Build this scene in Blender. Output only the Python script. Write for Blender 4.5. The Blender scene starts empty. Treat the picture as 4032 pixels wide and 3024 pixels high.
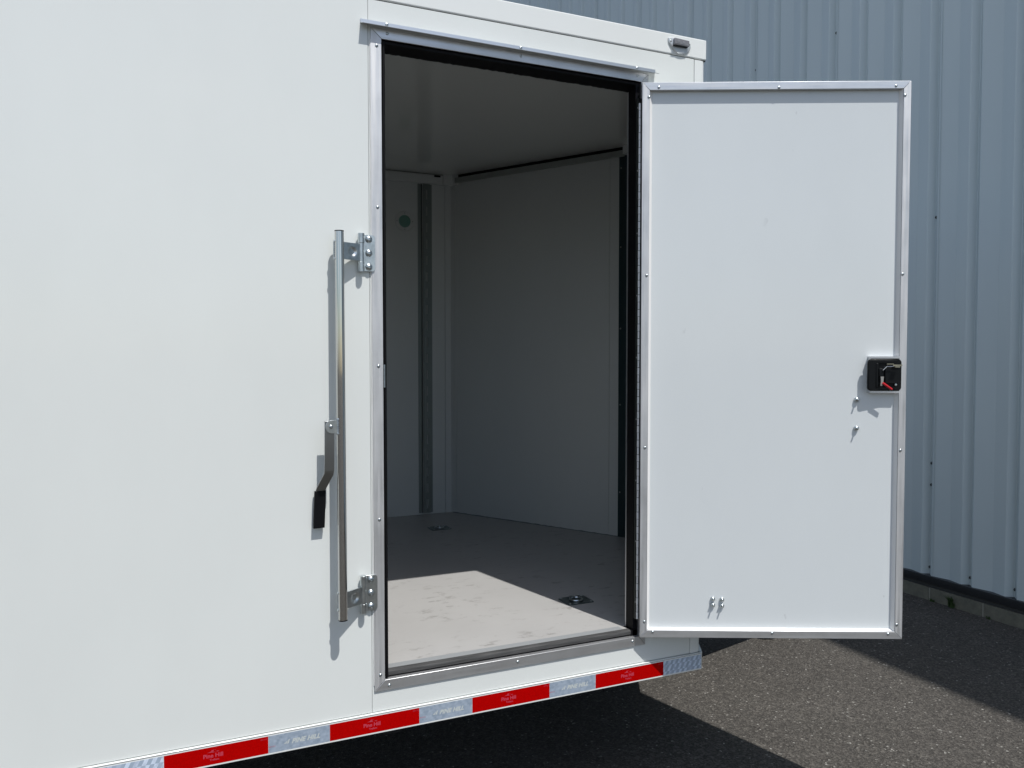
import bpy, bmesh, math, random
from mathutils import Vector, Matrix
random.seed(4)
S = bpy.context.scene
COL = S.collection
# ------------------------------------------------------------------ camera, sky, sun, exposure
# world frame: x runs along the trailer's side, y into the trailer, z up; asphalt at z = GZ
GZ = -0.595
cam = bpy.data.cameras.new('camera'); cam.lens = 28.571; cam.sensor_width = 36; cam.clip_start = .05; cam.clip_end = 2000
camo = bpy.data.objects.new('camera', cam); COL.objects.link(camo)
r_ = Vector((0.908929240, -0.416950310, -0.000274990)); u_ = Vector((0.0152846, 0.0326606, 0.9993496)); w_ = Vector((0.41667015, 0.90834229, -0.03605913))
M = Matrix((( r_.x, u_.x, -w_.x, -0.6476188), (r_.y, u_.y, -w_.y, -2.43626887), (r_.z, u_.z, -w_.z, 1.04451691), (0, 0, 0, 1)))
camo.matrix_world = M
S.camera = camo
EL, AZ = math.radians(62.2), math.radians(12.0)
SD = Vector((math.cos(EL)*math.sin(AZ), -math.cos(EL)*math.cos(AZ), math.sin(EL)))
W = bpy.data.worlds.new('World'); S.world = W; W.use_nodes = True
nt = W.node_tree; bg = nt.nodes['Background']; sky = nt.nodes.new('ShaderNodeTexSky')
sky.sky_type = 'NISHITA'; sky.sun_disc = False; sky.sun_elevation = EL; sky.sun_rotation = math.atan2(SD.x, SD.y)
sky.air_density = 1.0; sky.dust_density = 1.2; sky.ozone_density = 1.0
# thin broken cloud over the clear sky
tc = nt.nodes.new('ShaderNodeTexCoord'); mpw = nt.nodes.new('ShaderNodeMapping'); mpw.inputs['Scale'].default_value = (1, 1, 2.6)
nz = nt.nodes.new('ShaderNodeTexNoise'); nz.inputs['Scale'].default_value = 2.3; nz.inputs['Detail'].default_value = 6; nz.inputs['Roughness'].default_value = .55
rp = nt.nodes.new('ShaderNodeValToRGB'); rp.color_ramp.elements[0].position = .50; rp.color_ramp.elements[1].position = .72; rp.color_ramp.interpolation = 'EASE'
mxw = nt.nodes.new('ShaderNodeMix'); mxw.data_type = 'RGBA'; mxw.inputs[7].default_value = (9.5, 9.8, 10.2, 1)
nt.links.new(tc.outputs['Generated'], mpw.inputs[0]); nt.links.new(mpw.outputs[0], nz.inputs['Vector']); nt.links.new(nz.outputs['Fac'], rp.inputs[0])
nt.links.new(rp.outputs[0], mxw.inputs[0]); nt.links.new(sky.outputs[0], mxw.inputs[6]); nt.links.new(mxw.outputs[2], bg.inputs[0])
bg.inputs[1].default_value = 0.10
sl = bpy.data.lights.new('sun', 'SUN'); sl.energy = 3.6; sl.angle = math.radians(0.5); sl.color = (1.0, .975, .94)
so = bpy.data.objects.new('sun', sl); COL.objects.link(so); so.rotation_euler = SD.to_track_quat('Z', 'Y').to_euler(); so.location = (3, -6, 12)
S.view_settings.view_transform = 'Standard'; S.view_settings.look = 'None'; S.view_settings.gamma = 1; S.view_settings.exposure = 0.18

# ------------------------------------------------------------------ materials
def N(t, ty, **k):
    n = t.nodes.new(ty)
    for a, b in k.items(): setattr(n, a, b)
    return n
def mat(name, col, rough=.5, metal=0., spec=.5, coat=0., aniso=0., tan=None, trans=0.):
    m = bpy.data.materials.new(name); m.use_nodes = True
    b = m.node_tree.nodes['Principled BSDF']
    b.inputs['Base Color'].default_value = (*col, 1); b.inputs['Roughness'].default_value = rough
    b.inputs['Metallic'].default_value = metal; b.inputs['Specular IOR Level'].default_value = spec
    b.inputs['Coat Weight'].default_value = coat; b.inputs['Coat Roughness'].default_value = .08
    b.inputs['Transmission Weight'].default_value = trans
    if aniso:
        b.inputs['Anisotropic'].default_value = aniso
        v = N(m.node_tree, 'ShaderNodeCombineXYZ')
        for i in range(3): v.inputs[i].default_value = tan[i]
        m.node_tree.links.new(v.outputs[0], b.inputs['Tangent'])
    return m
def coords(t, scale=(1, 1, 1), loc=(0, 0, 0), rot=(0, 0, 0)):
    c = N(t, 'ShaderNodeTexCoord'); mp = N(t, 'ShaderNodeMapping')
    mp.inputs['Scale'].default_value = scale; mp.inputs['Location'].default_value = loc; mp.inputs['Rotation'].default_value = rot
    t.links.new(c.outputs['Object'], mp.inputs[0]); return mp.outputs[0]
def noise(t, vec, scale, detail=3, rough=.5):
    n = N(t, 'ShaderNodeTexNoise'); n.inputs['Scale'].default_value = scale; n.inputs['Detail'].default_value = detail; n.inputs['Roughness'].default_value = rough
    t.links.new(vec, n.inputs['Vector']); return n.outputs['Fac']
def ramp(t, fac, stops, interp='LINEAR'):
    r = N(t, 'ShaderNodeValToRGB'); e = r.color_ramp.elements; r.color_ramp.interpolation = interp
    while len(e) > 1: e.remove(e[-1])
    for i, (p, c) in enumerate(stops):
        q = e[0] if i == 0 else e.new(p); q.position = p; q.color = (*c, 1) if isinstance(c, (tuple, list)) else (c, c, c, 1)
    t.links.new(fac, r.inputs[0]); return r.outputs[0]
def mixc(t, fac, a, b, mode='MIX'):
    m = N(t, 'ShaderNodeMix', data_type='RGBA', blend_type=mode)
    for v, s in ((fac, m.inputs[0]), (a, m.inputs[6]), (b, m.inputs[7])):
        if isinstance(v, (int, float)): s.default_value = v
        elif isinstance(v, tuple): s.default_value = (*v, 1)
        else: t.links.new(v, s)
    return m.outputs[2]
def bump(m, h, strength, dist):
    t = m.node_tree; b = N(t, 'ShaderNodeBump'); b.inputs['Strength'].default_value = strength; b.inputs['Distance'].default_value = dist
    t.links.new(h, b.inputs['Height']); t.links.new(b.outputs[0], t.nodes['Principled BSDF'].inputs['Normal'])
def setc(m, c): m.node_tree.links.new(c, m.node_tree.nodes['Principled BSDF'].inputs['Base Color'])
def setr(m, c): m.node_tree.links.new(c, m.node_tree.nodes['Principled BSDF'].inputs['Roughness'])

def white_sheet(name, col, rough, wav=.0012, dirt=True, speck=False):
    m = mat(name, col, rough, coat=.6); t = m.node_tree
    v = coords(t)
    big = noise(t, coords(t, (1, 1, .45)), 1.6, 2)
    if dirt:
        f = ramp(t, noise(t, coords(t, (1, 1, .5), (3, 1, 7)), 2.2, 5, .6), [(.2, 0), (.85, 1)], 'EASE')
        c = mixc(t, f, col, tuple(x*.955 for x in col))
        c = mixc(t, 1., c, ramp(t, noise(t, v, 420, 2, .8), [(.3, .972), (.7, 1.0)]), 'MULTIPLY')
        if speck:
            sp = ramp(t, noise(t, coords(t, (1, 1, .55), (9, 3, 2)), 26, 2, .45), [(.735, 0), (.78, 1)])
            msk = ramp(t, noise(t, v, 2.3, 2), [(.5, 0), (.6, 1)])
            k = mixc(t, 1., sp, msk, 'MULTIPLY')
            c = mixc(t, k, c, tuple(x*.72 for x in col))
        setc(m, c)
    return m
M_WHITE = white_sheet('white_paint', (.755, .785, .765), .26)
M_TRIM = mat('white_trim', (.765, .79, .775), .28, coat=.4)
M_DOORIN = white_sheet('white_door_lining', (.715, .755, .765), .36, .0006, speck=True)
M_LINING = white_sheet('white_wall_lining', (.655, .69, .69), .42, .0006)
M_CEIL = white_sheet('glossy_ceiling_lining', (.73, .75, .73), .12, .0008)
M_BLACK = mat('black_rubber', (.005, .005, .006), .55, spec=.15)
M_BLACKP = mat('black_plastic', (.006, .007, .008), .4, spec=.2)
M_BLACKPANEL = mat('black_trim_panel', (.012, .030, .036), .4)
M_DARK = mat('dark_underbody', (.012, .012, .013), .8)
M_GAP = mat('joint_shadow_gap', (.05, .05, .055), .8)
M_RED = mat('red_rubber', (.55, .01, .02), .45)

def alu(name, tan, base=(.62, .63, .64), rough=.36, an=.75, streak=1.0, local=None):
    m = mat(name, base, rough, metal=.86, aniso=an, tan=tan); t = m.node_tree
    sc = tuple(3 if abs(a) > .3 else 110 for a in (local or tan))
    s = noise(t, coords(t, sc), 1.0, 3, .6)
    big = noise(t, coords(t, (1, 1, 1), (4, 2, 1)), 9, 4, .6)
    c = mixc(t, ramp(t, big, [(.38, 0), (.68, 1)]), base, tuple(x*.80 for x in base))
    c = mixc(t, ramp(t, s, [(.3, 0), (.7, 1)]), c, tuple(x*.9 for x in base)) if streak else c
    setc(m, c)
    f = ramp(t, s, [(.3, rough*.8), (.7, rough*1.25)]); setr(m, f)
    return m
ANG = 0.4499
DT = Vector((math.cos(ANG), -math.sin(ANG), 0)); DN = Vector((math.sin(ANG), math.cos(ANG), 0))
M_ALX = alu('brushed_aluminium_across', (1, 0, 0), (.71, .72, .73), .38, .0001); M_ALZ = alu('brushed_aluminium_upright', (0, 0, 1))
M_ALD = alu('brushed_aluminium_door_rail', tuple(DT), (.78, .79, .80), .40, .0001, local=(1, 0, 0)); 
M_ZINC = mat('zinc_plated_steel', (.52, .56, .58), .3, metal=1.)
t = M_ZINC.node_tree; setc(M_ZINC, mixc(t, ramp(t, noise(t, coords(t), 60, 3), [(.35, 0), (.7, 1)]), (.66, .70, .71), (.48, .52, .53)))
M_CHROME = mat('polished_steel', (.62, .62, .60), .11, metal=1.)
t = M_CHROME.node_tree; setr(M_CHROME, ramp(t, noise(t, coords(t, (1, 1, .12)), 80, 3), [(.3, .04), (.7, .11)]))
M_STRAP = mat('dull_steel', (.30, .31, .31), .35, metal=1.)
M_TRACK = mat('galvanised_track', (.27, .31, .31), .4, metal=.8)
M_GREY = mat('grey_rubber_lip', (.085, .085, .085), .42)
t = M_GREY.node_tree; setc(M_GREY, mixc(t, ramp(t, noise(t, coords(t, (3, 40, 40)), 4, 3), [(.3, 0), (.7, 1)]), (.045, .045, .045), (.09, .09, .09)))
M_VENT = mat('green_grey_vent_grille', (.22, .44, .39), .5)
M_LENS = mat('clear_lens_plastic', (.9, .9, .9), .08, trans=.85); M_LENS.node_tree.nodes['Principled BSDF'].inputs['IOR'].default_value = 1.45
M_LAMP = mat('lamp_reflector', (.35, .35, .36), .25, metal=.8)

M_FLOOR = mat('grey_floor_paint', (.40, .395, .385), .38)
t = M_FLOOR.node_tree
sc1 = ramp(t, noise(t, coords(t, (1, 1.9, 1), (0, 0, 0), (0, 0, .5)), 14, 5, .68), [(.56, 0), (.68, 1)])
sc2 = ramp(t, noise(t, coords(t, (1, 1, 1), (5, 2, 0)), 3.2, 2), [(.40, 0), (.55, 1)])
cloud = ramp(t, noise(t, coords(t), 2.6, 5, .6), [(.3, 0), (.75, 1)])
c = mixc(t, cloud, (.45, .446, .435), (.405, .40, .39)); c = mixc(t, mixc(t, 1., sc1, sc2, 'MULTIPLY'), c, (.27, .262, .25)); setc(M_FLOOR, c)
bump(M_FLOOR, noise(t, coords(t), 160, 2), .15, .002)

def tape_mat(name, c1, c2):
    m = mat(name, c1, .35, coat=.15); t = m.node_tree
    br = N(t, 'ShaderNodeTexBrick'); br.inputs['Color1'].default_value = (*c1, 1); br.inputs['Color2'].default_value = (*c2, 1); br.inputs['Mortar'].default_value = (*[x*.85 for x in c1], 1)
    br.inputs['Scale'].default_value = 1; br.inputs['Brick Width'].default_value = .010; br.inputs['Row Height'].default_value = .008; br.inputs['Mortar Size'].default_value = .0009; br.inputs['Bias'].default_value = -.1
    t.links.new(coords(t, (1, 1, 1), (0, 0, 0), (math.radians(-90), 0, 0)), br.inputs['Vector'])
    big = ramp(t, noise(t, coords(t, (60, 1, 40)), 1.0, 1), [(.42, 0), (.58, 1)])
    setc(m, mixc(t, .35, br.outputs['Color'], mixc(t, big, c1, c2))); return m
M_TSILVER = tape_mat('silver_reflective_tape', (.36, .43, .52), (.23, .29, .37))
M_TRED = mat('red_reflective_tape', (.4, .0, .0), .55, spec=.04)
t = M_TRED.node_tree; setc(M_TRED, mixc(t, ramp(t, noise(t, coords(t), 260, 2), [(.4, 0), (.6, 1)]), (.45, .0, .0), (.39, .0, .0)))
def tape_blocks():
    m = mat('silver_tape_slanted_blocks', (.4, .47, .56), .35, coat=.15); t = m.node_tree
    ch = N(t, 'ShaderNodeTexChecker'); ch.inputs['Scale'].default_value = 1
    # shear the blocks by mapping through x + z*0.35
    c = N(t, 'ShaderNodeTexCoord'); s = N(t, 'ShaderNodeSeparateXYZ'); t.links.new(c.outputs['Object'], s.inputs[0])
    ma = N(t, 'ShaderNodeMath', operation='MULTIPLY_ADD'); t.links.new(s.outputs[2], ma.inputs[0]); ma.inputs[1].default_value = -.5; t.links.new(s.outputs[0], ma.inputs[2])
    cx = N(t, 'ShaderNodeCombineXYZ')
    m1 = N(t, 'ShaderNodeMath', operation='MULTIPLY'); t.links.new(ma.outputs[0], m1.inputs[0]); m1.inputs[1].default_value = 88
    m2 = N(t, 'ShaderNodeMath', operation='MULTIPLY'); t.links.new(s.outputs[2], m2.inputs[0]); m2.inputs[1].default_value = 44
    t.links.new(m1.outputs[0], cx.inputs[0]); t.links.new(m2.outputs[0], cx.inputs[1]); cx.inputs[2].default_value = .5
    nz = noise(t, c.outputs['Object'], 70, 2); 
    t.links.new(cx.outputs[0], ch.inputs['Vector'])
    ch.inputs['Color1'].default_value = (.34, .42, .52, 1); ch.inputs['Color2'].default_value = (.62, .71, .84, 1)
    setc(m, mixc(t, ramp(t, nz, [(.45, 0), (.62, .8)]), ch.outputs[0], (.40, .47, .58))); return m
M_TBLOCK = tape_blocks()
M_LRED = mat('pale_red_print', (.54, .05, .09), .5); M_LSIL = mat('pale_grey_print', (.52, .56, .55), .35)

M_CLAD = mat('blue_grey_steel_cladding', (.56, .64, .665), .40, coat=.15)
t = M_CLAD.node_tree; f = ramp(t, noise(t, coords(t, (1, 1, .2)), 1.3, 4, .6), [(.3, 0), (.7, 1)])
setc(M_CLAD, mixc(t, f, (.57, .65, .675), (.53, .61, .635)))
M_FAST = mat('dark_fastener', (.05, .06, .065), .5)
M_FLASH = mat('dark_base_flashing', (.03, .032, .036), .45)
M_BLOCK = mat('concrete_block', (.17, .165, .135), .9)
t = M_BLOCK.node_tree; setc(M_BLOCK, mixc(t, ramp(t, noise(t, coords(t), 22, 5, .7), [(.3, 0), (.75, 1)]), (.20, .19, .15), (.12, .12, .095))); bump(M_BLOCK, noise(t, coords(t), 180, 3), .6, .004)

M_ASPH = mat('asphalt', (.09, .085, .078), .85, spec=.35)
t = M_ASPH.node_tree; v = coords(t)
vo = N(t, 'ShaderNodeTexVoronoi'); vo.inputs['Scale'].default_value = 135; t.links.new(v, vo.inputs['Vector'])
vo2 = N(t, 'ShaderNodeTexVoronoi'); vo2.inputs['Scale'].default_value = 66; t.links.new(v, vo2.inputs['Vector'])
sep = N(t, 'ShaderNodeSeparateColor'); t.links.new(vo.outputs['Color'], sep.inputs[0])
sep2 = N(t, 'ShaderNodeSeparateColor'); t.links.new(vo2.outputs['Color'], sep2.inputs[0])
st = ramp(t, sep.outputs[0], [(0, (.046, .042, .037)), (.45, (.072, .066, .058)), (.8, (.098, .090, .079)), (.985, (.128, .118, .103)), (1, (.36, .35, .32))])
st2 = ramp(t, sep2.outputs[1], [(0, .80), (.6, 1.0), (.996, 1.10), (1., 1.6)])
c = mixc(t, 1., st, st2, 'MULTIPLY')
fine = ramp(t, noise(t, v, 320, 2), [(.3, .75), (.7, 1.2)])
c = mixc(t, 1., c, fine, 'MULTIPLY')
pat = ramp(t, noise(t, v, 1.3, 4, .6), [(.3, .88), (.7, 1.1)])
c = mixc(t, 1., c, pat, 'MULTIPLY'); setc(M_ASPH, c)
hh = mixc(t, .5, vo.outputs['Distance'], noise(t, v, 130, 3, .6)); 
bump(M_ASPH, hh, .8, .008)

# ------------------------------------------------------------------ geometry helpers
class MB:
    def __init__(s): s.bm = bmesh.new()
    def quad(s, pts):
        vs = [s.bm.verts.new(p) for p in pts]; s.bm.faces.new(vs); return s
    def box(s, x0, x1, y0, y1, z0, z1):
        v = [s.bm.verts.new(p) for p in ((x0,y0,z0),(x1,y0,z0),(x1,y1,z0),(x0,y1,z0),(x0,y0,z1),(x1,y0,z1),(x1,y1,z1),(x0,y1,z1))]
        for f in ((0,3,2,1),(4,5,6,7),(0,1,5,4),(1,2,6,5),(2,3,7,6),(3,0,4,7)): s.bm.faces.new([v[i] for i in f])
        return s
    def prism(s, pts, d):            # planar polygon (3D points) extruded by vector d
        a = [s.bm.verts.new(p) for p in pts]; b = [s.bm.verts.new(Vector(p)+Vector(d)) for p in pts]; n = len(a)
        s.bm.faces.new(a); s.bm.faces.new(b[::-1])
        for i in range(n): s.bm.faces.new((a[i], b[i], b[(i+1)%n], a[(i+1)%n]))
        return s
    def tube(s, p0, p1, r, n=20, r1=None, caps=True):
        p0, p1 = Vector(p0), Vector(p1); q = (p1-p0).to_track_quat('Z', 'Y'); r1 = r if r1 is None else r1
        A = [s.bm.verts.new(p0+q@Vector((r*math.cos(i*math.tau/n), r*math.sin(i*math.tau/n), 0))) for i in range(n)]
        B = [s.bm.verts.new(p1+q@Vector((r1*math.cos(i*math.tau/n), r1*math.sin(i*math.tau/n), 0))) for i in range(n)]
        for i in range(n): s.bm.faces.new((A[i], A[(i+1)%n], B[(i+1)%n], B[i]))
        if caps: s.bm.faces.new(A[::-1]); s.bm.faces.new(B)
        return s
    def lathe(s, c, axis, prof, n=20):     # prof: list of (radius, height along axis)
        c = Vector(c); q = Vector(axis).to_track_quat('Z', 'Y'); rings = []
        for (r, h) in prof:
            if r < 1e-7: rings.append([s.bm.verts.new(c+q@Vector((0, 0, h)))])
            else: rings.append([s.bm.verts.new(c+q@Vector((r*math.cos(i*math.tau/n), r*math.sin(i*math.tau/n), h))) for i in range(n)])
        for A, B in zip(rings, rings[1:]):
            for i in range(n):
                if len(A) == 1 and len(B) == 1: continue
                if len(A) == 1: s.bm.faces.new((A[0], B[(i+1)%n], B[i]))
                elif len(B) == 1: s.bm.faces.new((A[i], A[(i+1)%n], B[0]))
                else: s.bm.faces.new((A[i], A[(i+1)%n], B[(i+1)%n], B[i]))
        return s
    def xf(s, m): bmesh.ops.transform(s.bm, matrix=m, verts=s.bm.verts); return s
    def build(s, name, m, parent=None, bev=0, seg=2, smooth=True, label=None):
        bmesh.ops.recalc_face_normals(s.bm, faces=s.bm.faces)
        me = bpy.data.meshes.new(name); s.bm.to_mesh(me); s.bm.free()
        o = bpy.data.objects.new(name, me); COL.objects.link(o); me.materials.append(m)
        if bev:
            b = o.modifiers.new('bevel', 'BEVEL'); b.width = bev; b.segments = seg; b.limit_method = 'ANGLE'; b.angle_limit = math.radians(40)
        if smooth:
            for p in me.polygons: p.use_smooth = True
            try: me.set_sharp_from_angle(angle=math.radians(32))
            except Exception: pass
        if parent: o.parent = parent
        if label: o['label'] = label
        return o
def tag(o, label, cat, group=None, kind=None):
    if label: o['label'] = label
    if cat: o['category'] = cat
    if group: o['group'] = group
    if kind: o['kind'] = kind
    return o
def empty(name, loc):
    o = bpy.data.objects.new(name, None); COL.objects.link(o); o.location = loc; o.empty_display_size = .3; return o
def copy_part(src, parent, loc=None, rot=None):
    c = src.copy(); COL.objects.link(c); c.parent = parent
    if loc is not None: c.location = loc
    if rot is not None: c.rotation_euler = rot
    return c
def screw(name, p, axis, r, m, parent, h=.45, socket=True):
    b = MB(); prof = [(0, h*r*(.55 if socket else 1.0))]
    if socket: prof += [(r*.30, h*r*.55), (r*.34, h*r*.98)]
    prof += [(r*.62, h*r*.84), (r*.85, h*r*.52), (r, h*r*.1), (r, -.001)]
    if not socket: prof = [(0, h*r), (r*.35, h*r*.95), (r*.7, h*r*.72), (r*.92, h*r*.38), (r, 0), (r, -.001)]
    b.lathe((0, 0, 0), axis, prof, 18)
    o = b.build(name, m, parent); o.location = p; return o

# ------------------------------------------------------------------ ground
g = MB()
for i in range(1): g.quad([(-400, -400, GZ), (400, -400, GZ), (400, 400, GZ), (-400, 400, GZ)])
tag(g.build('ground', M_ASPH), 'coarse grey brown asphalt yard', 'ground', kind='structure')

# ------------------------------------------------------------------ metal building (its wall faces -x)
XW = 4.12; PITCH = .2915; Y0 = 1.272
bld = empty('metal_building', (XW+4, 8, GZ)); tag(bld, 'tall blue grey ribbed metal building beyond the trailer', 'building')
off = Vector((-(XW+4), -8, -GZ))
def addb(mb, name, m, **k): o = mb.build(name, m, bld, **k); o.location = off; return o
ZB, ZT = -.431, 8.9
# one rib seen from above, walking towards -y: ridge face leaning in, ridge face leaning out, flank, hidden return
rib = [(0, 0), (.010, -.118), (.012, -.128), (0.000, -.210), (.0025, -.218), (.040, -.247), (.042, -.254)]
rib = [(0, 0), (.0240, -.121), (-.001, -.213), (.002, -.219), (.038, -.246), (.040, -.252), (.003, -PITCH+.003)]
def cladding(k0):
    b = MB(); pts = []
    for j in range(3):
        for (dx, dy) in rib: pts.append((XW+dx, Y0-(k0+j)*PITCH+dy))
    pts.append((XW-.0015, Y0-(k0+3)*PITCH-.012))
    for zlo, zhi in ((ZB, ZT),):
        lo = [b.bm.verts.new((x, y, zlo)) for x, y in pts]; hi = [b.bm.verts.new((x, y, zhi)) for x, y in pts]
        lo2 = [b.bm.verts.new((x+.002, y, zlo)) for x, y in pts]
        for i in range(len(pts)-1):
            b.bm.faces.new((lo[i], hi[i], hi[i+1], lo[i+1])); b.bm.faces.new((lo[i], lo[i+1], lo2[i+1], lo2[i]))
    # hex head fasteners in the lap, low and higher up
    b.bm.faces.ensure_lookup_table(); nf = len(b.bm.faces)
    for j in range(3):
        yy = Y0-(k0+j)*PITCH+.034
        for zz in ((ZB+.052,)+((.175, .32, 1.95, 3.46) if j == 0 else ())):
            b.lathe((XW+.036, yy, zz), (-1, -.6, 0), [(0, .009), (.0055, .009), (.006, .004), (.011, .003), (.011, 0)], 8)
    for f_ in list(b.bm.faces)[nf:]: f_.material_index = 1
    return b
for k in range(-84, 22, 3): addb(cladding(k), 'cladding_panel', M_CLAD, smooth=False).data.materials.append(M_FAST)
yA, yB = Y0-24*PITCH, Y0+84*PITCH
addb(MB().prism([(XW-.018, yA, ZB+.004), (XW-.018, yA, ZB-.012), (XW-.002, yA, ZB-.050), (XW+.05, yA, ZB-.050), (XW+.05, yA, ZB+.004)], (0, yB-yA, 0)), 'base_flashing', M_FLASH)
addb(MB().box(XW+.006, XW+.05, yA, yB, ZB-.075, ZB-.051), 'sill_board', mat('dark_sill', (.035, .036, .036), .7))
fb = MB(); yy = yA; bw = .378; jn = MB()
off_j = 1.285
kk = math.floor((yA-off_j)/bw)
y = off_j+kk*bw
while y < yB:
    fb.box(XW+.004, XW+.16, y+.003, y+bw-.003, GZ-.05, ZB-.078); y += bw
addb(fb, 'foundation_blocks', M_BLOCK, bev=.003, seg=1)
addb(MB().box(XW+.0065, XW+.15, yA, yB, GZ-.05, ZB-.08), 'mortar', mat('mortar', (.30, .29, .25), .9))
addb(MB().box(XW+.055, XW+9, yA, yB, ZB, ZT-.02).box(XW-.15, XW+9.1, yA-.15, yB+.15, ZT, ZT+.18), 'roof_and_core', M_CLAD)

# small weeds where the blocks meet the asphalt
def weed(pos, n, h, seed, label):
    rnd = random.Random(seed); b = MB()
    for i in range(n):
        a = rnd.uniform(1.6, 4.7); l = h*rnd.uniform(.5, 1.1); lean = rnd.uniform(.1, .8)
        d = Vector((math.cos(a), math.sin(a), 0)); sd = Vector((-d.y, d.x, 0)); p = Vector((rnd.uniform(-.008, .003), rnd.uniform(-.015, .015), 0))
        prev = None
        for q in range(4):
            f = q/3; c = p+d*l*lean*f*f+Vector((0, 0, l*f)); wd = .0035*(1-f*.75)*(1+1.6*(q in (1, 2)))
            cur = (c-sd*wd, c+sd*wd)
            if prev: b.quad([prev[0], prev[1], cur[1], cur[0]])
            prev = cur
    m = bpy.data.materials.get('weed_green') or mat('weed_green', (.045, .085, .025), .6)
    o = b.build('weed', m); o.location = pos; tag(o, label, 'weed'); return o
weed((XW-.004, 1.115, GZ), 34, .075, 1, 'small green weed growing against the concrete block base')
weed((XW-.004, 1.255, GZ), 9, .020, 2, 'tiny low weed tuft at the joint of the block base')
weed((XW-.004, .86, GZ), 10, .018, 3, 'flat low weed tuft nearest the right edge of the picture')

# ------------------------------------------------------------------ trailer
TR = empty('cargo_trailer', (-2, 1.2, GZ)); tag(TR, 'white enclosed cargo trailer with its side door standing open', 'trailer')
TOFF = Vector((2, -1.2, -GZ))
def part(mb, name, m, parent=None, **k):
    o = mb.build(name, m, parent or TR, **k)
    if parent is None: o.location = TOFF
    return o
XR = -3.4; WT = 2.40; ZTOP = 2.188; TN = math.tan(math.radians(29.5))
CX = 1.248     # start of the V nose on the outside
# side sheets with thin joints between them
part(MB().box(XR, -.0075, 0, .02, -.064, 2.1135), 'side_sheet', M_WHITE)
part(MB().box(-.006, .0145, 0.0008, .02, -.064, 2.1135).box(.0145, .980, .0008, .02, 2.012, 2.1135).box(.0145, .980, .0008, .02, -.064, .016).box(.980, 1.1955, .0008, .02, -.064, 2.1135), 'side_sheet', M_WHITE)
part(MB().box(XR, .008, .021, .06, -.12, 2.16).box(.992, 1.21, .021, .05, -.12, 2.16).box(.008, .992, .021, .06, 2.005, 2.16).box(.008, .992, .021, .06, -.12, .022), 'wall_frame', M_GAP)
# rounded corner trim, nose walls
def plan_prism(pts, z0, z1): return MB().prism([(x, y, z0) for x, y in pts], (0, 0, z1-z0))
nd = Vector((TN, 1, 0)).normalized()
arc = [(1.197, -.0012), (1.222, -.0012), (1.233, .0002), (1.2405, .004), (1.2455, .010), (1.249, .019), (1.249+TN*.03, .049), (1.249+TN*.03-.01, .052), (1.238, .022), (1.197, .020)]
part(plan_prism(arc, -.064, 2.112), 'corner_trim', M_TRIM)
xa = CX+TN*1.2
part(plan_prism([(1.252, .03), (xa+.004, 1.2), (xa-.03, 1.2), (1.215, .03)], -.064, 2.12), 'nose_sheet', M_WHITE)
part(plan_prism([(1.252, WT-.03), (xa+.004, 1.2), (xa-.03, 1.2), (1.215, WT-.03)], -.064, 2.12), 'nose_sheet', M_WHITE)
part(MB().tube((xa-.004, 1.2, -.06), (xa-.004, 1.2, 2.11), .02), 'nose_post', M_TRIM)
part(MB().box(XR, 1.24, WT-.02, WT, -.064, 2.13), 'side_sheet', M_WHITE)
part(MB().box(XR, XR+.03, .0205, .10, -.064, 2.13).box(XR, XR+.03, WT-.10, WT-.0205, -.064, 2.13).box(XR, XR+.03, .10, WT-.10, 2.06, 2.13), 'rear_frame', M_TRIM)
part(MB().box(XR, XR+.025, .103, WT-.103, .03, 2.057), 'rear_ramp_door', M_WHITE, bev=.003)
# roof and cap rails
def band(o, z0, z1, inner=.03):   # closed outline of the trailer, o outwards
    e = o
    a = [(XR-e, -e), (CX+.001+e*.3, -e), (CX+e*.9, -e+.006), (xa+e*1.1, 1.2), (CX+e*.9, WT+e-.006), (CX, WT+e), (XR-e, WT+e)]
    if not inner: return MB().prism([(x, y, z0) for x, y in a], (0, 0, z1-z0))
    i_ = inner; q = [(XR+i_, i_), (CX-i_*.6, i_), (CX-i_*.6, i_), (xa-i_*1.1, 1.2), (CX-i_*.6, WT-i_), (CX-i_*.6, WT-i_), (XR+i_, WT-i_)]
    m = MB(); V = [[m.bm.verts.new((x, y, z)) for x, y in P] for P, z in ((a, z0), (a, z1), (q, z1), (q, z0))]
    for A, B in zip(V, V[1:]+V[:1]):
        for k in range(len(a)):
            f = [A[k], A[(k+1) % len(a)], B[(k+1) % len(a)], B[k]]; m.bm.faces.new(f)
    bmesh.ops.remove_doubles(m.bm, verts=m.bm.verts, dist=1e-5)
    return m
b = band(.0022, 2.1160, 2.1885)
part(b, 'cap_rail', M_TRIM, bev=.0045, seg=4)
part(band(-.028, 2.1800, 2.1875, 0), 'roof_sheet', M_TRIM)
part(band(-.0025, 2.1125, 2.1159, .02), 'cap_gasket', M_GAP)
part(MB().box(XR, CX-.002, -.006, .012, -.131, -.0665).prism([(CX-.002, -.006, -.131), (CX+.006, .001, -.131), (xa+.004, 1.2, -.131), (xa-.03, 1.2, -.131), (CX-.03, .012, -.131)], (0, 0, .0645)), 'bottom_rail', M_TRIM, bev=.0015)
part(MB().box(XR, CX, WT-.012, WT+.006, -.131, -.0665).prism([(CX, WT+.006, -.131), (xa+.004, 1.2, -.131), (xa-.03, 1.2, -.131), (CX-.03, WT-.012, -.131)], (0, 0, .0645)), 'bottom_rail', M_TRIM, bev=.0015)
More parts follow.
